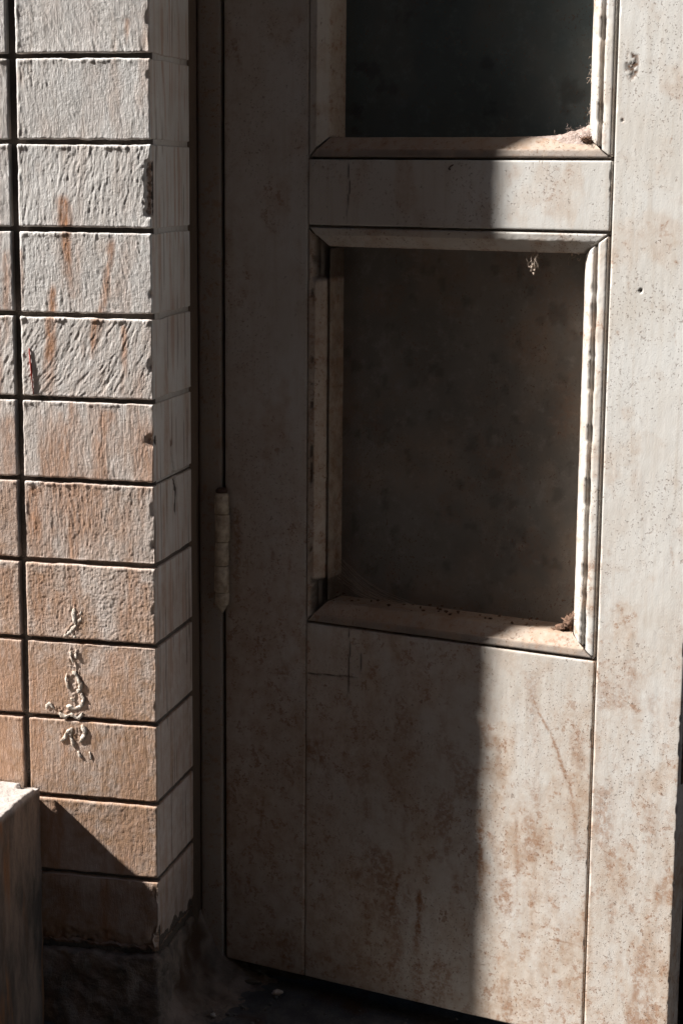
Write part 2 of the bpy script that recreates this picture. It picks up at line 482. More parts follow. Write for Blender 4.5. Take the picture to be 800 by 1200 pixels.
def block_disp(seed, ang, amp, finer, nz0, nz1, corner=True, yoff=0.0, tilt=0.0, x1=0.0):
    def f(P, n):
        x, y, z = P.T
        fw = np.clip(-n[:, 1], 0, 1); rw = np.clip(n[:, 0], 0, 1)
        # brushed stucco: long wandering ridges
        xm, zm = (x.min() + x.max()) / 2, (nz0 + nz1) / 2
        a = ang + .55 * (vn(x * 9 + seed, z * 9, None, seed) - .5)
        ca, sa = np.cos(a), np.sin(a)
        p = (x - xm) * ca + (z - zm) * sa; q = -(x - xm) * sa + (z - zm) * ca
        wx = (fbm(x * 55, z * 38, None, seed + 1, 2) - .5) * .010
        r1 = 1 - np.abs(2 * vn((p + wx) * 215, q * 36, None, seed + 2) - 1)
        r2 = fbm((p + wx * .8) * 370, q * 66, None, seed + 3, 2)
        r4 = fbm((p + wx * .5) * 480, q * 170, None, seed + 14, 2)
        r3 = fbm(x * 420, z * 420, None, seed + 4, 2)
        lowf = fbm(x * 26, z * 26, None, seed + 6, 2) - .5
        gate = .5 + .7 * vn(x * 30, z * 22, None, seed + 9)
        hf = amp * gate * ((r1 ** 2 - .4) * .00028 + (r2 - .5) * .00085 + (r4 - .5) * .0006) + finer * (r3 - .5) * .0008 + lowf * .0012
        hf = hf + yoff + tilt * (z - (nz0 + nz1) / 2)
        # burr pushed up beside the scored joints
        top = np.exp(-np.maximum(nz1 - .0035 - z, 0) / .0022)
        bot = np.exp(-np.maximum(z - nz0 - .003, 0) / .0020)
        lef = np.exp(-np.maximum(x - (x1 if False else P[:, 0].min()) - .003, 0) / .0022)
        hf = hf + (top * 1.2 + bot * .4 + lef * .7) * .0010 * sm(fbm(x * 110, z * 60, None, seed + 12, 3), .38, .75) * amp
        for i_, pts in enumerate(CRUST):
            d_, _t = seg_dist(x, z, pts)
            m_ = (1 - sm(d_, .004, .0095 + .004 * vn(x * 120, z * 120, None, 41)))
            if m_.any():
                rd = np.abs(2 * fbm(x * 170 + 7, z * 120, None, 42 + i_, 2) - 1)
                hf = hf + m_ * ((1 - sm(rd, 0, .25)) * .0010 - .0003)
        # side of the block, smoother, brushed downwards
        hs = (fbm(y * 130, z * 16, None, seed + 20, 3) - .5) * .0011 + (fbm(y * 22, z * 18, None, seed + 21, 2) - .5) * .0011
        h = hf * fw + hs * rw
        # uneven arrises
        edge = np.clip(np.abs(n[:, 0]), 0, 1) * np.clip(np.abs(n[:, 2]) + fw, 0, 1)
        h = h + (fbm(x * 170, z * 170, y * 170, seed + 30, 3) - .5) * .0009 * np.clip(np.abs(n[:, 2]) * 1.0 + rw * (y < .004), 0, 1)
        h = h + np.abs(n[:, 2]) * ((fbm(x * 45, z * 4 + y * 20, None, seed + 31, 3) - .5) * .0036 + .0004)
        R, G = wall_wear(x, z, seed)
        B = .42 * sm(-z, -.245, -.205) * (.55 + .6 * fbm(x * 50, z * 50, y * 50, 44, 3))
        cb = (1 - sm(z, .126, .134 + .045 * fbm(x * 38, z * 38, y * 38, 47, 3))) * (z < .2)
        h = h - cb * .009 * (.4 + fbm(x * 120, z * 120, y * 120, 48, 2)); B = np.maximum(B, cb * .55)
        R = R * fw; G = G * (1 - .3 * rw)
        G = G * (1 - .5 * rw) + rw * (.4 * sm(fbm(y * 75 + 3, z * 4.5, None, 33, 4), .57, .70) + .12 * sm(-z, -1.0, -.3))
        R = R + rw * .6 * sm(fbm(y * 120, z * 5, None, 35, 3), .62, .70)
        if corner:
            for i, (pts, w0, w1, k) in enumerate(RS):
                zs = [t[1] for t in pts]
                m = (rw > .5) & (z < max(zs) + .02) & (z > min(zs) - .02)
                if m.any(): R[m] = np.maximum(R[m], .8 * k * streak(y[m], z[m], pts, w0, w1, 50 + i))
            de = np.hypot(np.clip(-x, 0, 9) * 1.0, np.clip(y, 0, 9) * .8)
            zz = (z - CHIP_Z0) / (CHIP_Z1 - CHIP_Z0)
            env = sm(zz, -.03, .12) * (1 - sm(zz, .86, 1.03)) * (.25 + 1.1 * fbm(z * 140, z * 0, None, 5, 3))
            c = np.clip(1.5 * env, 0, 1) * (1 - sm(de, .003, .0065 + .008 * fbm(z * 160, x * 160, y * 120, 6, 2)))
            h = h - c * .0075 * (.6 + .8 * vn(x * 350, z * 350, y * 350, 16))
            B = np.maximum(B, sm(c, .25, .55) * (.45 + .55 * vn(x * 300, z * 250, y * 300, 8)) * sm(y + .001 * fw, .0, .002))
            R = np.maximum(R, .8 * sm(c, .35, .8) * fw)
            for zc, sz, dp in EDGE_NICKS:
                c = np.exp(-((z - zc) / sz) ** 2 * 1.6) * (1 - sm(de, .001, dp * 2.2)) * (.6 + .8 * vn(z * 300, x * 200, None, 9))
                h = h - c * dp
                G = np.maximum(G, np.clip(c, 0, 1) * .7)
            m = rw > .5
            B = np.maximum(B, .6 * sm(fbm(y * 200, z * 7, None, 36, 3), .66, .73) * m)
            g = np.clip(1.6 * streak(y, z, GASH, .0034, .0075, 90, .6), 0, 1) * m
            h = h - g * .012; B = np.maximum(B, g)
        return h, np.clip(np.stack([R, G, B], -1), 0, 1)
    return f


# ------------------------------------------------------------------ the block wall beside the door
wall = thing('block_wall', 'whitewashed block wall with rust streaks and deep joints, left of the open door', 'wall')
rng = np.random.RandomState(4)
GAPZ = .0078
styles = [(.5, 1.15, .3), (.10, .85, .5), (-.06, 1.2, .4), (.16, .95, .7), (-.55, 1.25, .4), (.05, .8, .6), (.0, .95, .9), (.0, .5, 1.4), (.25, .45, .9), (.0, .6, .5), (.1, .55, 1.3), (0, .6, 1.0)]
zr = [1.4993] + ZJ                                         # tops of the courses that show
for i in range(12):
    z1 = zr[i] - GAPZ / 2; z0 = zr[i + 1] + GAPZ / 2
    a, am, fi = styles[i]
    wj = .0135 - .0062 * i / 11                               # the upright joint narrows downwards
    st = .00125 if i < 10 else .002
    X = lines(VJ + wj * .55, 0, st); Z = lines(z0, z1, st)
    Y = np.concatenate([[0, .0012, .0025, .004, .006, .009, .0125], lines(.0165, REV, .0032)])
    yo, ti = rng.uniform(-.0008, .0008), rng.uniform(-.012, .012)
    V, F, W = lattice_box(X, Y, Z, 'frtd', .0017, block_disp(11 + i * 7, a, am, fi, z0, z1, True, yo, ti))
    ob('block', mesh('block', V, F, M_WALL, W, True), wall)
    X = np.concatenate([lines(VJ - .19, VJ - .07, .006)[:-1], lines(VJ - .07, VJ - wj * .45, .0015)])
    Y = np.array([0, .0012, .0025, .004, .007, .012, .05])
    V, F, W = lattice_box(X, Y, lines(z0, z1, .0016), 'frtd', .0017, block_disp(211 + i * 5, a + .1, am, fi, z0, z1, False, rng.uniform(-.0008, .0008), 0))
    ob('block', mesh('block', V, F, M_WALL, W, True), wall)
# the courses above the picture and the columns further left: one shared mesh
plain = bevel_box_mesh('block', 0, .184, 0, .05, 0, .1083, .002, M_WALL)
plain_c = bevel_box_mesh('block', 0, .188, 0, REV, 0, .1083, .002, M_WALL)
for k in range(10):
    z = 1.4993 + GAPZ / 2 + k * .1145
    ob('block', plain_c, wall, (-.188, rng.uniform(-.001, .001), z))
    ob('block', plain, wall, (VJ - .19, rng.uniform(-.001, .001), z))
for c in range(4):
    for k in range(22):
        z = (1.4993 - 12 * .1149 if k == 0 else 0) if False else .1232 + k * .1145
        ob('block', plain, wall, (VJ - .19 - (c + 1) * .1905, rng.uniform(-.001, .001), z))
boxes('joint_mortar', [(-1.12, -.0010, .0095, .0125, .10, 2.648)], M_MORT, wall)
boxes('joint_filling', [(-1.12, -.0030, .0126, REV - .001, .811, 2.648)], M_WALL, wall)
boxes('joint_filling', [(-1.12, -.0035, .0127, REV - .0012, .10, .8105)], M_MORT, wall)


def rough_disp(seed, amp, f1=40, f2=160):
    def f(P, n):
        x, y, z = P.T
        h = amp * ((fbm(x * f1, z * f1, y * f1, seed, 4) - .5) * 2 + (fbm(x * f2, z * f2, y * f2, seed + 3, 2) - .5) * .6)
        return h, np.zeros((len(P), 3))
    return f


V, F, W = lattice_box(lines(-.60, .002, .004), np.concatenate([[-.002, .001, .005], lines(.010, REV, .005)]), lines(-.03, .1195, .004), 'frt', .006, rough_disp(3, .0075))
ob('render_base', mesh('render_base', V, F, M_REND, W, True), wall)
# mortar fillet that runs down from the jamb foot on to the floor
n = 46; a = np.linspace(0, 1, n); b = np.linspace(0, 1, n); A, B = np.meshgrid(a, b, indexing='ij')
fx = -.02 + .14 * A; fy = -.05 + .29 * B
fz = .075 * np.exp(-np.clip(fx + .004, 0, 1) / .030) * sm(fy, -.06, .12) + .05 * np.exp(-np.clip(.205 - fy, 0, 1) / .04) * np.exp(-np.clip(fx, 0, 1) / .05) + (fbm(fx * 60, fy * 60, None, 4, 4) - .5) * .018 - .006
V = np.stack([fx, fy, fz], -1).reshape(-1, 3); G = np.arange(n * n).reshape(n, n)
F = np.stack([G[:-1, :-1], G[1:, :-1], G[1:, 1:], G[:-1, 1:]], -1).reshape(-1, 4)
ob('mortar_fillet', mesh('mortar_fillet', V, F, M_REND, np.zeros((len(V), 3)), True), wall)

# curls of loose plaster that ran down the lower blocks
def plaster(strokes, sd):
    L = []
    for k, (r0, pts) in enumerate(strokes):
        w_ = np.array([on_wall(*q) for q in pts]); m = 5 * (len(pts) - 1) + 1
        t = np.linspace(0, len(pts) - 1, m); x = np.interp(t, range(len(pts)), w_[:, 0]); z = np.interp(t, range(len(pts)), w_[:, 1])
        x = x + (fbm(t * 1.7, t * 0 + sd + k, None, 3, 2) - .5) * .004; z = z + (fbm(t * 1.7, t * 0 + sd + k + 9, None, 4, 2) - .5) * .004
        rad = r0 * (.35 + 1.0 * fbm(t * 1.3, t * 0 + sd * 3 + k, None, 5, 2)) * np.clip(np.minimum(t, t[-1] - t) * 2 + .35, .35, 1)
        V, F = tube(np.stack([x, x * 0 - .0006, z], -1), rad, 9)
        V = np.array(V); V[:, 1] = -.0003 + (V[:, 1] + .0004) * .42
        V += (np.stack([fbm(V[:, 0] * 500, V[:, 2] * 500, V[:, 1] * 500, a, 2) for a in (1, 2, 3)], -1) - .5) * [.0040, .0016, .0040]
        L.append((V, F))
    V, F = join(L); ob('plaster_lump', mesh('plaster_lump', V, F, M_PLASTER, np.zeros((len(V), 3)), True), wall)


plaster([(.0030, [(88, 711), (86, 721), (90, 731), (84, 740), (76, 746)]), (.0022, [(94, 716), (96, 724), (92, 730)]), (.0026, [(79, 738), (86, 745), (91, 747)])], 1)
plaster([(.0024, [(83, 762), (84, 770), (87, 777)]), (.0022, [(91, 763), (90, 772)])], 2)
plaster([(.0026, [(80, 789), (78, 798), (82, 807)]), (.0034, [(86, 786), (93, 795), (95, 806), (90, 812)])], 3)
plaster([(.0036, [(96, 811), (99, 820), (95, 828), (86, 830), (79, 829)]), (.0022, [(83, 818), (90, 822)])], 4)
plaster([(.0032, [(69, 834), (76, 840), (84, 836), (92, 842), (97, 835)])], 5)
plaster([(.0032, [(71, 868), (79, 862), (84, 853)]), (.0030, [(84, 853), (84, 866), (86, 875)]), (.0040, [(97, 849), (100, 860), (94, 870)])], 6)
plaster([(.0022, [(54, 831), (58, 824), (64, 832)])], 7)
plaster([(.0022, [(92, 880), (95, 889)])], 8)
plaster([(.0024, [(105, 881), (107, 890)])], 9)
x, z = on_wall(36.5, 430)
V, F = tube([on_wall(35, 408)[:1] + (-.0016,) + on_wall(35, 408)[1:], (on_wall(37, 430)[0], -.0016, on_wall(37, 430)[1]), (on_wall(40, 462)[0], -.0014, on_wall(40, 462)[1])], [.0006, .0011, .0007], 5)
o = ob('crayon_mark', mesh('crayon_mark', V, F, M_RED), wall); o['label'] = 'short red upright crayon stroke'

# ------------------------------------------------------------------ low parapet that runs out from the wall
PX, PZ = -.1745, .3675
par = thing('parapet', 'low rendered parapet with sunlit pale top at the foot of the block wall', 'parapet', (0, 0, 0))


def par_disp(P, n):
    x, y, z = P.T
    h = (fbm(x * 50, z * 30, y * 50, 5, 4) - .5) * .004 + (fbm(x * 220, z * 220, y * 220, 6, 2) - .5) * .0012
    e = np.exp(-((y + .012) / .010) ** 2) * (n[:, 2] > .1) * (x > PX - .03) * .010          # broken corner at the wall
    e = e + np.exp(-((y + .06) / .02) ** 2) * (np.abs(n[:, 0]) > .3) * (n[:, 2] > .3) * .002
    h = h + (fbm(y * 130, x * 130, z * 60, 8, 3) - .5) * .006 * (n[:, 0] > .3) * (z > PZ - .01) - e * .8
    side = np.clip(n[:, 0], 0, 1) * sm(PZ - z, .001, .012)
    R = side * sm(fbm(y * 30, z * 4, None, 15, 3), .5, .66) * .8
    return h, np.stack([R, side, R * 0], -1)


V, F, W = lattice_box(np.concatenate([lines(PX - .32, PX - .1, .02)[:-1], lines(PX - .1, PX, .003)]), np.concatenate([lines(-1.1, -.30, .02)[:-1], lines(-.30, -.004, .003)]), np.concatenate([lines(-.02, .2, .01)[:-1], lines(.2, PZ, .004)]), 'frlt', .004, par_disp)
ob('parapet_body', mesh('parapet_body', V, F, M_PAR, W, True), par)

# ------------------------------------------------------------------ door frame
FY = HY - .004
frame = thing('door_frame', 'dark weathered timber frame round the open door', 'door frame')


def timber(x0, x1, y0, y1, z0, z1, seed, mat, parent, name, step=.004, amp=.0008, zdense=1.5, marks=None, r=.0015, faces='fbrltd', grime=0.0):
    def dfn(P, n):
        x, y, z = P.T
        h = amp * ((fbm(x * 40, z * 6, y * 40, seed, 2) - .5) * .7 + (fbm(x * 200, z * 60, y * 200, seed + 2, 2) - .5) * .35)
        h = h - .0016 * sm(fbm(x * 90, z * 50, y * 90, seed + 4, 3), .60, .72) * (np.abs(n[:, 0]) * np.abs(n[:, 1]) > .1)
        W = np.zeros((len(P), 3)) + [0, grime, 0]
        if marks: h2, W = marks(x, z, n); h = h + h2
        return h, np.clip(W, 0, 1)
    Z = lines(z0, z1, step) if z1 <= zdense else np.concatenate([lines(z0, zdense, step)[:-1], lines(zdense, z1, .05)])
    Y = np.unique(np.concatenate([[y0, y0 + r, y1 - r, y1], lines(y0, y1, .02)]))
    V, F, W = lattice_box(lines(x0, x1, step), Y, Z, faces, r, dfn)
    return ob(name, mesh(name, V, F, mat, W, True), parent)


timber(.0005, HX - .003, FY, FY + .11, .0, 2.14, 31, M_FRAME, frame, 'jamb', .004, grime=.5)
timber(HX + U3 + .006, HX + U3 + .05, FY, FY + .11, .0, 2.14, 33, M_FRAME, frame, 'jamb', .01, grime=.5)
timber(.0005, HX + U3 + .05, FY, FY + .11, 2.141, 2.20, 35, M_FRAME, frame, 'head', .01, grime=.5)
timber(.0005, HX + U3 + .05, FY + .03, FY + .12, -.01, .012, 37, M_EDGE, frame, 'sill', .01, grime=.5)

# ------------------------------------------------------------------ the door
door = thing('door', 'weathered cream panelled door standing ajar, half of it in hard shadow', 'door', (HX, HY, 0), -ANG)
DS = []
for pts, w0, w1, k in [
        ([(612, 790), (630, 835), (645, 860), (655, 890), (668, 925), (674, 960), (675, 1006)], .0018, .0052, .8), ([(563, 955), (562, 1000), (563, 1052)], .006, .007, .9),
        ([(491, 1040), (490, 1080), (487, 1118)], .006, .007, 1.0), ([(467, 1020), (462, 1050), (448, 1088)], .005, .006, 1.0), ([(604, 955), (605, 1000), (604, 1058)], .003, .002, .5),
        ([(603, 1091), (640, 1099), (683, 1110)], .0009, .0012, .9), ([(738, 895), (739, 915)], .0015, .001, .7), ([(746, 1120), (752, 1145), (758, 1165), (766, 1196)], .003, .004, .6),
        ([(785, 640), (790, 672)], .002, .001, .5), ([(776, 262), (773, 276)], .003, .002, .7), ([(783, 258), (779, 268)], .0015, .001, .8), ([(787, 375), (792, 405)], .001, .001, .5),
        ([(475, 940), (472, 1010)], .006, .007, .4), ([(628, 1040), (622, 1062)], .006, .004, .5), ([(580, 860), (585, 900)], .008, .006, .45), ([(575, 975), (590, 1030)], .010, .006, .4),
        ([(520, 960), (525, 985)], .003, .004, .6), ([(300, 985), (380, 998), (470, 1014)], .0006, .0006, .4), ([(705, 985), (715, 1020)], .008, .006, .5), ([(725, 1005), (735, 1020)], .008, .006, .6),
        ([(708, 960), (712, 1000), (722, 1040)], .004, .003, .5), ([(735, 1060), (742, 1072)], .006, .004, .6), ([(647, 1138), (652, 1140)], .003, .002, .8), ([(748, 940), (760, 958)], .004, .002, .4),
        ([(700, 640), (712, 648)], .004, .005, .5), ([(702, 750), (704, 756)], .004, .004, .6), ([(722, 388), (724, 392)], .003, .003, .55), ([(735, 330), (737, 342)], .004, .003, .4), ([(725, 132), (730, 136), (731, 144)], .0025, .002, .9), ([(786, 158), (784, 168)], .0016, .001, 1.0), ([(727, 785), (731, 792)], .002, .001, 1.0), ([(729, 712), (730, 722)], .0014, .001, 1.0), ([(776, 785), (779, 792)], .0016, .001, .9), ([(648, 196), (653, 199)], .003, .002, .7), ([(790, 305), (794, 310)], .002, .001, .8), ([(276, 590), (279, 640), (277, 700)], .010, .008, .7), ([(272, 45), (282, 80)], .009, .005, .7), ([(318, 640), (320, 668)], .004, .003, .7), ([(300, 990), (318, 1012)], .010, .006, .6), ([(310, 930), (303, 985)], .003, .004, .7), ([(540, 880), (548, 930)], .006, .005, .5), ([(430, 1010), (440, 1040)], .006, .006, .5), ([(360, 345), (362, 420)], .002, .002, .5)]:
    DS.append(([on_door(*q) for q in pts], w0, w1, k))
HOLES = [(750, 341, .0019), (729, 141, .0014)]
HOLES = [(*on_door(a, b), r) for a, b, r in HOLES]
FLAKE = on_door(740, 76)
CRACKS = [[on_door(408, 190), on_door(409, 225), on_door(406, 262)], [on_door(409, 733), on_door(408, 780), on_door(407, 835)], [on_door(357, 789), on_door(420, 794)], [on_door(422, 765), on_door(422, 790)]]


def door_marks(x, z, n):
    R = np.zeros(len(x)); B = np.zeros(len(x)); h = np.zeros(len(x))
    for i, (pts, w0, w1, k) in enumerate(DS):
        zs = [q[1] for q in pts]; xs = [q[0] for q in pts]
        m = (z < max(zs) + .02) & (z > min(zs) - .02) & (x > min(xs) - .02) & (x < max(xs) + .02)
        if m.any(): R[m] = np.maximum(R[m], k * streak(x[m], z[m], pts, w0, w1, 300 + i, .7))
    for u, zz, r in HOLES:
        d = np.hypot(x - u, (z - zz) * .6) * (1 + 1.1 * (vn(x * 420, z * 420, None, 3) - .5))
        c = 1 - sm(d, r * .6, r * 1.15); h = h - c * .003; B = np.maximum(B, c)
    d = np.hypot((x - FLAKE[0]) / .010, (z - FLAKE[1]) / .020)
    c = (1 - sm(d, .6, 1.15)) * sm(fbm(x * 240, z * 190, None, 12, 3), .42, .50)
    R = np.maximum(R, c); h = h - c * .0010; B = np.maximum(B, c * .62)
    for k, pts in enumerate(CRACKS):
        c = streak(x, z, pts, .0011, .0013, 400 + k, .9); h = h - c * .0015; B = np.maximum(B, c * .8)
    low = sm(-z, -1.05, -.15)
    G = .02 + low * (.36 + .70 * sm(fbm(x * 16, z * 7, None, 501, 4), .38, .68)) + .30 * (1 - sm(x, .03, .16)) + .40 * sm(fbm(x * 24, z * 14, None, 502, 4), .55, .70)  # besides dirt, shade towards the hinge is painted into the stile colour
    for e_ in (U1, U2):
        G = G + .45 * np.exp(-np.abs(x - e_) / .006) * sm(fbm(x * 60, z * 18, None, 506, 3), .35, .65)
    G = G + .5 * (1 - sm(z, ZB, ZB + .10)) * vn(x * 40, z * 40, None, 507)
    # hand and weather wear round the lock stile
    G = G + .5 * sm(x, U3 - .05, U3) * low * vn(x * 90, z * 30, None, 503)
    R = np.maximum(R, low * .65 * sm(fbm(x * 30, z * 13, None, 504, 5), .56, .69))
    return h, np.clip(np.stack([R, G, B], -1), 0, 1)


TH = .046
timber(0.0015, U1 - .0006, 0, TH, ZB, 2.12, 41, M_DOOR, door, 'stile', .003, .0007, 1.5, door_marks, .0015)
timber(U2 + .0016, U3, 0, TH, ZB - .002, 2.12, 43, M_DOOR, door, 'stile', .0018, .0007, 1.5, door_marks, .0016)
timber(U1 + .0006, U2 - .0010, .0006, TH - .001, ZB, ZP0 - .0012, 45, M_DOOR, door, 'bottom_rail', .002, .0007, 1.5, door_marks, .0015)
timber(U1 + .0006, U2 - .0014, .0004, TH - .001, ZR0 + .0012, ZR1 - .0012, 47, M_DOOR, door, 'lock_rail', .002, .0006, 1.5, door_marks, .0013)
timber(U1 + .0006, U2 - .0010, .0004, TH - .001, 1.985, 2.118, 49, M_DOOR, door, 'top_rail', .01, .0006, 3, None, .0015)
PD = .066                                                     # how far the panels lie back


def upper_marks(x, z, n):
    G = .08 * sm(fbm(x * 13, z * 11, None, 611, 5), .45, .70)
    B = .35 * sm(fbm(x * 34, z * 34, None, 613, 4), .62, .72)
    return np.zeros(len(x)), np.stack([G * 0, G, B], -1)


def panel_marks(x, z, n):
    G = .03 + .28 * sm(fbm(x * 13, z * 11, None, 601, 5), .42, .70)
    R = .22 * sm(fbm(x * 24, z * 18, None, 602, 5), .56, .68)
    B = .28 * sm(fbm(x * 60, z * 50, None, 603, 5), .60, .72)
    return np.zeros(len(x)), np.stack([R, G, B], -1)


for zz0, zz1, sd, pm in ((ZP0 - .004, ZR0 + .004, 61, M_PANEL), (ZR1 - .004, 1.989, 63, M_UPPER)):
    timber(U1 + .002, U2 - .002, PD, PD + .012, zz0, zz1, sd, pm, door, 'panel', .004, .0008, 2.2, upper_marks if pm is M_UPPER else panel_marks, .001)

PROF_A = [(0, .012), (.075, .0125), (.085, .0022), (.10, .0010), (.40, .0018), (.41, .0026), (.418, .0110), (.545, .0115), (.552, .0046), (.565, .0040), (.66, .0058), (.84, .0130), (.95, .0185), (1.0, .0225), (1.0, PD + .002)]
PROF_L = [(0, .010), (.05, .0105), (.06, .0018), (.08, .0008), (.50, .0012), (.515, .0018), (.53, .0032), (.545, .0038), (.94, .0185), (.96, .0195), (1.0, .0225), (1.0, PD + .002)]
PROF_H = [(0, .012), (.07, .0125), (.08, .0026), (.10, .0012), (.44, .0030), (.455, .0034), (.47, .0056), (.485, .0062), (.93, .0180), (.95, .0188), (1.0, .0225), (1.0, PD + .002)]


def moulding(side, x0, x1, z0, z1, wl, wr, wb, wt, seed, broken=False):
    prof = {'l': PROF_L, 'r': PROF_A}.get(side, PROF_H)
    # finer profile
    pr = []
    for a_, b_ in zip(prof[:-1], prof[1:]):
        k = max(1, int(math.hypot((b_[0] - a_[0]) * .035, b_[1] - a_[1]) / .003))
        for j in range(k): pr.append((a_[0] + (b_[0] - a_[0]) * j / k, a_[1] + (b_[1] - a_[1]) * j / k))
    pr.append(prof[-1]); pr = np.array(pr); npf = len(pr)
    t = pr[:, 0]
    if side in 'lr':
        s0 = z0 + t * wb; s1 = z1 - t * wt; c = x0 + t * wl if side == 'l' else x1 - t * wr
    else:
        s0 = x0 + t * wl; s1 = x1 - t * wr; c = z0 + t * wb if side == 'b' else z1 - t * wt
    L = (z1 - z0) if side in 'lr' else (x1 - x0)
    m = int(L / .0025); k = np.linspace(0, 1, m + 1)
    mit = .0011
    if side in 'lr': s1 = s1 - .0016
    along = (s0 + mit)[:, None] + (s1 - s0 - 2 * mit)[:, None] * k[None]
    cc = np.repeat(c[:, None], m + 1, 1); dd = np.repeat(pr[:, 1][:, None], m + 1, 1); tt = np.repeat(t[:, None], m + 1, 1)
    nz = (fbm(along * 22, tt * 3 + seed, None, seed, 3) - .5) * .0007 + (fbm(along * 260, tt * 40, None, seed + 1, 2) - .5) * .0007
    dd = dd + nz * sm(tt, .03, .12) * (tt < .995)
    # ragged sides of the quirk
    cc = cc + (fbm(along * 120, tt * 0, None, seed + 3, 3) - .5) * .0020 * np.exp(-((tt - .48) / .10) ** 2)
    cc = cc + (fbm(along * 60, tt * 0 + 4, None, seed + 7, 3) - .5) * .0009 * sm(tt, .8, 1.0)
    miss = np.zeros_like(tt)
    if broken:      # a length of the inner bead has come away
        zb0, zb1 = on_door(383, 681)[1], on_door(383, 330)[1]
        gone = np.maximum(sm(along, zb1 - .002, zb1 + .006), 1 - sm(along, zb0 - .004, zb0 + .002))
        miss = gone * sm(tt, .28, .34)
        dd = dd + miss * .016 * (tt < .995)
        slot = sm(tt, .80, .84) * (1 - sm(tt, .95, .99)); dd = dd + slot * .014
        rag = sm(fbm(along * 45, tt * 2, None, 88, 3), .52, .6) * np.exp(-((tt - .30) / .06) ** 2); dd = dd + rag * .006; miss = np.maximum(miss, rag)
    if side == 'r':
        rag = sm(fbm(along * 38, tt * 0, None, seed + 17, 3), .50, .62) * sm(tt, .38, .42) * (1 - sm(tt, .56, .64)); dd = dd + rag * .004
        miss = np.maximum(miss, rag * .35)
    P = np.stack([cc, dd, along] if side in 'lr' else [along, dd, cc], -1).reshape(-1, 3)
    G = np.arange(npf * (m + 1)).reshape(npf, m + 1)
    q = np.stack([G[:-1, :-1], G[1:, :-1], G[1:, 1:], G[:-1, 1:]], -1).reshape(-1, 4)
    if side in 'rb': q = q if side == 'b' and False else q[:, ::-1]
    if side == 'b': q = q[:, ::-1]
    if side == 't': q = q[:, ::-1]
    F = [tuple(f) for f in q]
    # closed back and ends
    F.append(tuple(G[:, 0])); F.append(tuple(G[::-1, -1])); F.append((G[0, 0], G[0, -1], G[-1, -1], G[-1, 0]))
    g = .15 + .45 * sm(fbm(P[:, 0] * 40, P[:, 2] * 40, None, seed + 9, 4), .45, .7)
    ti = tt.ravel()
    g = g + .45 * sm(ti, .9, 1.0)
    if broken: g = g + .65
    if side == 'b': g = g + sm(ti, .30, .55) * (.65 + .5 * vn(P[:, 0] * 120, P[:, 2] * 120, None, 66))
    r = .4 * sm(fbm(P[:, 0] * 60 + 3, P[:, 2] * 60, None, seed + 11, 4), .62, .72)
    W = np.stack([r, g, np.maximum(.75 * miss.ravel(), (.30 * sm(ti, .86, .93) * (.5 + vn(P[:, 2] * 60, P[:, 1] * 90, None, 67)) if broken else 0))], -1)
    o = ob('moulding', mesh('moulding', P, F, M_LEDGE if side == 'b' else M_MOULD, np.clip(W, 0, 1), True), door)
    return o


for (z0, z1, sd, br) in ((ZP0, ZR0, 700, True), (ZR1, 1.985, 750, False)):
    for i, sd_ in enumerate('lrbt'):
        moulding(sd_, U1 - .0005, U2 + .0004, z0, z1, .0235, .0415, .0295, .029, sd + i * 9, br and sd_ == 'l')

# hinge: five knuckles and a pointed foot
hz = [on_door(262, y)[1] for y in (576, 601, 633, 661, 692, 707)]
hinge = ob('hinge', None, door); hinge.empty_display_size = .05


def lathe(prof, cx, cy, ns=20):
    V = [(cx + r * math.cos(2 * PI * k / ns), cy + r * math.sin(2 * PI * k / ns), z) for r, z in prof for k in range(ns)]
    F = [(i * ns + k, i * ns + (k + 1) % ns, (i + 1) * ns + (k + 1) % ns, (i + 1) * ns + k) for i in range(len(prof) - 1) for k in range(ns)]
    F += [tuple(range(ns))[::-1], tuple(range((len(prof) - 1) * ns, len(prof) * ns))]
    return V, F


for i in range(5):
    zt, zb = hz[i] - .0005, hz[i + 1] + .0005
    r = .0108 * (1 + .03 * math.sin(i * 2.3))
    prof = [(r * .86, zb), (r, zb + .0015), (r * 1.01, (zb + zt) / 2), (r, zt - .0015), (r * .86, zt)]
    V, F = lathe(prof, .0015 + .0006 * math.sin(i * 1.7), -.0095)
    V = np.array(V); V[:, :2] += ((fbm(V[:, 0] * 200, V[:, 2] * 120, V[:, 1] * 200, 20 + i, 2) - .5) * .0014)[:, None]
    ob('knuckle', mesh('knuckle', V, F, M_HINGE, np.zeros((len(V), 3)), True), hinge)
V, F = lathe([(.001, hz[5] - .012), (.0045, hz[5] - .006), (.0085, hz[5] - .001), (.009, hz[5])], .002, -.0095)
ob('pin_tip', mesh('pin_tip', V, F, M_HINGE, None, True), hinge)
V, F = lathe([(.0085, hz[0]), (.0088, hz[0] + .004), (.006, hz[0] + .007)], .001, -.0095)
ob('pin_cap', mesh('pin_cap', V, F, M_IRON, None, True), hinge)
boxes('leaf', [(-.0, .012, .0012, .0035, hz[5], hz[0])], M_IRON, hinge)
# mortise lock let into the lock edge, out of the picture but for its lower end
u_, z_ = U3, on_door(797, 880)[1]
boxes('lock_plate', [(U3 - .0005, U3 + .0012, .010, .036, z_ - .05, z_ + .09)], M_IRON, door)
# bent nail in the lock rail
u_, z_ = on_door(527, 198)
V, F = tube([(u_ - .001, .004, z_ - .001), (u_, -.004, z_), (u_ + .003, -.007, z_ + .003), (u_ + .008, -.008, z_ + .0055)], [.0012, .0012, .0011, .0008], 6)
o = ob('bent_nail', mesh('bent_nail', V, F, M_IRON, None, True), door)

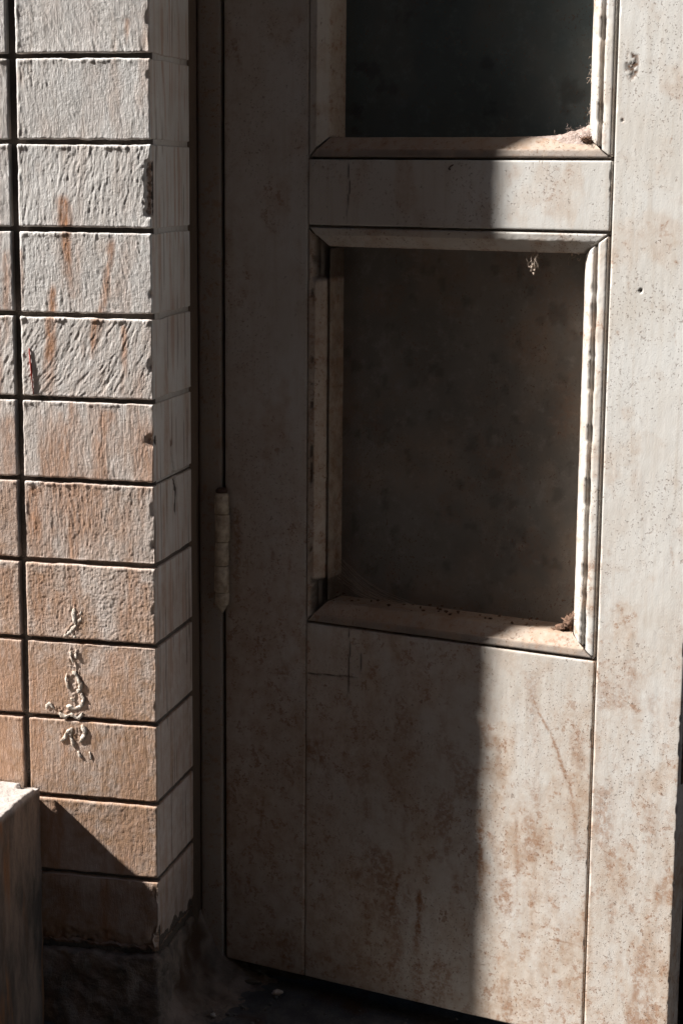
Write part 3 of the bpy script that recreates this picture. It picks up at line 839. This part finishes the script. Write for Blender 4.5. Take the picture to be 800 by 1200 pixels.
# ------------------------------------------------------------------ dust and cobwebs caught on the mouldings (in door coordinates, stood in the world)
DM = Matrix.Translation((HX, HY, 0)) @ Matrix.Rotation(-ANG, 4, 'Z')


def put(name, V, F, mat, label, cat, group=None, smooth=True):
    V = np.asarray(V, float); c = np.array([V[:, 0].mean(), V[:, 1].mean(), V[:, 2].min()])
    o = ob(name, mesh(name, V - c, F, mat, np.zeros((len(V), 3)), smooth))
    o.matrix_world = DM @ Matrix.Translation(Vector(c))
    return tag(o, label, cat, group)


def fibres(n, centre, spread, length, rad, seed, droop=.4):
    r = np.random.RandomState(seed); L = []
    for i in range(n):
        p = np.array(centre) + r.normal(0, 1, 3) * spread; d = r.normal(0, 1, 3); d /= np.linalg.norm(d); pts = [p]
        for k in range(6):
            d = d + r.normal(0, .55, 3) + np.array([0, 0, -droop * .3]); d /= np.linalg.norm(d)
            pts.append(pts[-1] + d * length / 6 * r.uniform(.6, 1.3))
        L.append(tube(pts, rad * r.uniform(.6, 1.2), 3))
    return L


def pile(pxs, dep, seed):
    L = []
    for k, (px, py, rx, rz, ry) in enumerate(pxs):
        u, z = on_door(px, py, dep); L.append(lump(u, dep, z, rx, ry, rz, seed + k, .5, 3.2, 24, 14))
    return L


# fluff in the lower right corner of the upper panel
ua, ub = on_door(588, 165, .015)[0], on_door(693, 155, .02)[0]
nu_, nd_ = 70, 26
tu = np.linspace(0, 1, nu_)[:, None] * np.ones((1, nd_)); td = np.ones((nu_, 1)) * np.linspace(0, 1, nd_)[None]
dep_ = .009 + .050 * td
lev = ZR1 + np.interp(dep_, [.0012, .0030, .0062, .0188, .0225, .07], [.0030, .0130, .0143, .0278, .0295, .0295])
hh = (.0008 + .0125 * tu ** 5 + .003 * tu) * sm(td, .0, .45) * (1 - .2 * td) + .004 * sm(tu, .55, .95) * sm(td, 0, .2)
hh = hh * (.6 + .8 * fbm(tu * 26, td * 8, None, 71, 4)) + (fbm(tu * 90, td * 30, None, 72, 2) - .5) * .0012 - .0006
hh = hh * sm(tu, .0, .1)
T_ = np.stack([ua + (ub - ua) * tu, dep_, lev + hh], -1).reshape(-1, 3); G = np.arange(nu_ * nd_).reshape(nu_, nd_)
F_ = np.stack([G[:-1, :-1], G[1:, :-1], G[1:, 1:], G[:-1, 1:]], -1).reshape(-1, 4)
B_ = T_.copy(); B_[:, 2] = (lev - .004).ravel()
L = [(T_, F_), (B_, F_[:, ::-1])]
L += fibres(110, (on_door(676, 155)[0], .022, on_door(676, 154)[1]), np.array([.016, .008, .004]), .010, .00018, 5)
V, F = join(L); put('dust_drift', V, F, M_DUST, 'pinkish grey dust drifted in the corner of the upper panel ledge', 'dust')
L = fibres(50, (on_door(684, 162)[0], .012, on_door(684, 163)[1]), np.array([.006, .003, .002]), .010, .0003, 6)
L += pile([(686, 163, .006, .0035, .004)], .012, 831)
V, F = join(L); put('debris_clump', V, F, M_DEBRIS, 'small brown fibrous clump at the mitre of the upper ledge', 'debris')
L = pile([(668, 729, .010, .009, .010), (676, 722, .007, .010, .009), (659, 735, .008, .005, .008), (674, 736, .008, .006, .008), (650, 738, .006, .003, .006)], .030, 841)
L += fibres(40, (on_door(668, 728)[0], .022, on_door(668, 728)[1]), np.array([.008, .005, .005]), .009, .00028, 7)
V, F = join(L); put('debris_clump', V, F, M_DEBRIS, 'crumbly brown debris heaped in the right corner of the lower panel ledge', 'debris')
# web and rubbish along the back of the lower ledge
L = []
r = np.random.RandomState(9)
for k in range(46):
    px = r.uniform(392, 640); py = 694 + (px - 392) * .135 + r.uniform(-4, 7); u, z = on_door(px, py, .035)
    L.append(lump(u, .030 + r.uniform(-.006, .014), z - .004, r.uniform(.001, .003), r.uniform(.001, .003), r.uniform(.0008, .0018), 900 + k, .6, 3, 8, 6))
V, F = join(L); o = put('ledge_rubbish', V, F, M_DEBRIS, 'dark crumbs lying along the back of the lower panel ledge', 'debris'); o['kind'] = 'stuff'
L = []
A0 = np.array([*on_door(398, 668, .05)]); B0 = np.array([*on_door(470, 705, .03)])
for k in range(26):
    ua, za = A0 + r.uniform(-1, 1, 2) * [.004, .02]; ub, zb = B0 + r.uniform(-1, 1, 2) * [.03, .004]
    t = np.linspace(0, 1, 9)[:, None]
    p = (1 - t) * np.array([ua, .05, za]) + t * np.array([ub, .022, zb]); p[:, 2] -= .010 * np.sin(t[:, 0] * PI); p += r.normal(0, .0006, p.shape)
    L.append(tube(p, .00018, 3))
V, F = join(L); put('cobweb', V, F, M_WEB, 'grey cobweb across the lower left corner of the lower panel', 'cobweb')
# tuft hanging from the moulding above the lower panel
L = []
u, z = on_door(625, 291, .02)
for k in range(20):
    p = [np.array([u + .001, .020, z + .004]) + r.normal(0, .0012, 3)]
    for j in range(9): p.append(p[-1] + np.array([.0015 * math.sin(j * 1.1 + .3), -.0004, -.0030]) + r.normal(0, .0012, 3))
    L.append(tube(p, .00022, 3))
for k in range(9):
    uu, zz = on_door(624 + r.normal(0, 3), 314 + r.normal(0, 5), .018); L.append(lump(uu, .018 + r.normal(0, .002), zz, .0016, .0016, .0018, 950 + k, .6, 3, 8, 6))
V, F = join(L); put('cobweb_tuft', V, F, M_WEB, 'frayed dusty cobweb tuft hanging under the middle rail', 'cobweb')
# wisps along the lit inner edge of the right hand mouldings
def wisps(pts, seed, label, n=12):
    L = []
    for k, (px, py) in enumerate(pts):
        u, z = on_door(px, py, .02); L += fibres(n, (u, .022, z), np.array([.0018, .002, .006]), .009, .0002, seed + k)
        L.append(lump(u + .001, .0215, z, .0012, .0014, .003, seed + 40 + k, .7, 3, 8, 6))
    V, F = join(L); put('cobweb_wisp', V, F, M_WEB, label, 'cobweb')['kind'] = 'stuff'


wisps([(694, 72), (692, 88), (690, 132), (692, 95)], 20, 'pale wisps stuck to the bright right moulding of the upper panel')
wisps([(692, 305), (690, 338), (686, 458), (685, 470), (683, 500), (682, 545), (683, 590), (690, 380), (668, 298), (676, 296)], 30, 'pale wisps stuck to the bright right moulding of the lower panel', 8)

# ------------------------------------------------------------------ ground
GN = 90
gx = np.concatenate([-60 * np.linspace(1, 0, 12)[:-1] ** 2 - .4, np.linspace(-.4, 1.4, GN), 1.4 + 60 * np.linspace(0, 1, 12)[1:] ** 2])
gy = np.concatenate([-60 * np.linspace(1, 0, 12)[:-1] ** 2 - 1.0, np.linspace(-1.0, .5, GN), .5 + 60 * np.linspace(0, 1, 12)[1:] ** 2])
A, B = np.meshgrid(gx, gy, indexing='ij')
hz_ = (fbm(A * 9, B * 9, None, 2, 4) - .5) * .012 + (fbm(A * 60, B * 60, None, 3, 3) - .5) * .004
near = (np.abs(A - .5) < 1.3) & (np.abs(B + .25) < 1.0)
V = np.stack([A, B, np.where(near, hz_, 0) - .045], -1).reshape(-1, 3); G = np.arange(len(V)).reshape(A.shape)
F = np.stack([G[:-1, :-1], G[1:, :-1], G[1:, 1:], G[:-1, 1:]], -1).reshape(-1, 4)
g = ob('ground', mesh('ground', V, F, M_YARD, None, True)); g['kind'] = 'structure'; g['label'] = 'bare sandy yard ground'
V, F, W = lattice_box(lines(PX - .05, 1.15, .012), lines(-.55, .60, .012), [-.09, -.05, -.012, -.004, 0], 'frlt', .003, lambda P, n: (((fbm(P[:, 0] * 9, P[:, 1] * 9, None, 2, 4) - .5) * .012 + (fbm(P[:, 0] * 60, P[:, 1] * 60, None, 3, 3) - .5) * .004) * (n[:, 2] > .2), np.zeros((len(P), 3))))
o = ob('doorstep', mesh('doorstep', V, F, M_GROUND, None, True)); o['kind'] = 'structure'; o['label'] = 'dark worn stone doorstep'
# bits lying on it


def floor_pt(px, py):
    d = ray(px, py); t = (-CAM[2] + .004) / d[2]; return CAM + t * d


def bit(name, px, py, rx, ry, rz, seed, mat, label, cat, group=None, rot=0.0):
    p = floor_pt(px, py); V, F = lump(0, 0, rz * .7, rx, ry, rz, seed, .4, 2.0, 14, 9)
    o = ob(name, mesh(name, V, F, mat, np.zeros((len(V), 3)), False), None, p); o.rotation_euler = (0, 0, rot)
    tag(o, label, cat, group)


bit('pebble', 325, 1165, .008, .006, .004, 1, M_PLASTER, 'pale pebble on the dark floor below the hinge stile', 'pebble')
bit('splinter', 293, 1152, .016, .003, .003, 2, M_EDGE, 'flat wood splinter lying on the floor under the door', 'splinter', None, .2)
bit('plaster_crumb', 250, 1191, .004, .003, .003, 3, M_PLASTER, 'white plaster crumb near the foot of the wall corner', 'crumb')
r = np.random.RandomState(3); L = []
for k in range(90):
    x, y = r.uniform(-.02, .5), r.uniform(-.12, .16); s_ = r.uniform(.0008, .003)
    L.append(lump(x, y, .002 + s_ * .4 + (.02 if x < .06 else 0) * r.rand(), s_ * 1.3, s_, s_, 60 + k, .4, 2, 6, 5))
V, F = join(L); o = ob('grit', mesh('grit', V, F, M_FARTRIM, np.zeros((len(V), 3)), False)); tag(o, 'pale grit scattered on the floor in front of the door', 'grit', None, 'stuff')

# ------------------------------------------------------------------ the rest of the house round the doorway
house = thing('house', 'plain house front round the doorway, beyond the block wall', 'house')
boxes('facade', [(-7, -1.122, .03, .33, -.1, 6), (-1.121, -.001, REV + .002, .33, -.1, 2.66), (HX + U3 + .052, 7, .19, .33, -.1, 6), (-1.121, HX + U3 + .051, .03, .33, 2.661, 6)], M_FAR, house)
boxes('lintel', [(-.0005, HX + U3 + .051, .012, .20, 2.205, 2.655)], M_MORT, house)
boxes('room', [(-1.5, -1.45, .335, 3.0, -.02, 2.6), (2.2, 2.25, .335, 3.0, -.02, 2.6), (-1.449, 2.199, 2.95, 3.0, -.02, 2.6), (-1.449, 2.199, .335, 2.949, 2.55, 2.6)], M_ROOM, house)
# unseen house added across the lane to keep sky light off the door
far = thing('added_house_across_lane', 'unseen soot brown brick house added across the lane to block sky light', 'house', (0, -5.2, 0))
boxes('facade', [(-9, 13, -.6, 0, -.1, 9.5)], M_FAR, far)
boxes('cornice', [(-9.1, 13.1, -.7, .25, 9.501, 9.8)], M_FARTRIM, far)
for st_ in range(3):
    for k in range(7):
        x = -8 + k * 3.0; z = 1.0 + st_ * 2.9
        wdw = boxes('window', [(x, x + 1.1, .004, .06, z - .1, z), (x, x + .08, .004, .05, z + .001, z + 1.6), (x + 1.02, x + 1.1, .004, .05, z + .001, z + 1.6), (x, x + 1.1, .004, .06, z + 1.601, z + 1.75)], M_FARTRIM, far)
        boxes('pane', [(x + .081, x + 1.019, .002, .012, z + .002, z + 1.6)], M_GLASS, wdw)
# unseen wing added on the sunny side to shade the yard and cut bounce
wing = thing('added_shading_wing', 'unseen brown wing added left of the viewer to shade the yard', 'house', (-1.9, -1.0, 0))
boxes('facade', [(-.7, .7, -4.2, 0, -.1, 4.4)], M_FAR, wing)
boxes('roof', [(-.85, .85, -4.2, .05, 4.401, 4.55)], M_FARTRIM, wing)
for st_ in range(1):
    for k in range(2):
        y = -3.6 + k * 1.9; z = .8 + st_ * 2.2
        wdw = boxes('window', [(.704, .75, y, y + .9, z - .1, z), (.704, .74, y, y + .08, z + .001, z + 1.5), (.704, .74, y + .82, y + .9, z + .001, z + 1.5), (.704, .75, y, y + .9, z + 1.501, z + 1.65)], M_FARTRIM, wing)
        boxes('pane', [(.702, .712, y + .081, y + .819, z + .002, z + 1.5)], M_GLASS, wdw)
# unseen hood over the door, added to darken the fill from above
hood = thing('added_door_hood', 'unseen small timber hood on brackets, added over the door to block sky light', 'hood', (.75, 0, 2.42))
boxes('slab', [(-.50, .95, -1.25, .010, .0, .05)], M_EDGE, hood)
for x in (-.44, .82):
    V = [(x, .010, -.45), (x + .06, .010, -.45), (x, -.60, -.002), (x + .06, -.60, -.002), (x, .010, -.002), (x + .06, .010, -.002)]
    ob('bracket', mesh('bracket', V, [(0, 1, 3, 2), (2, 3, 5, 4), (0, 4, 5, 1), (0, 2, 4), (1, 5, 3)], M_EDGE), hood)
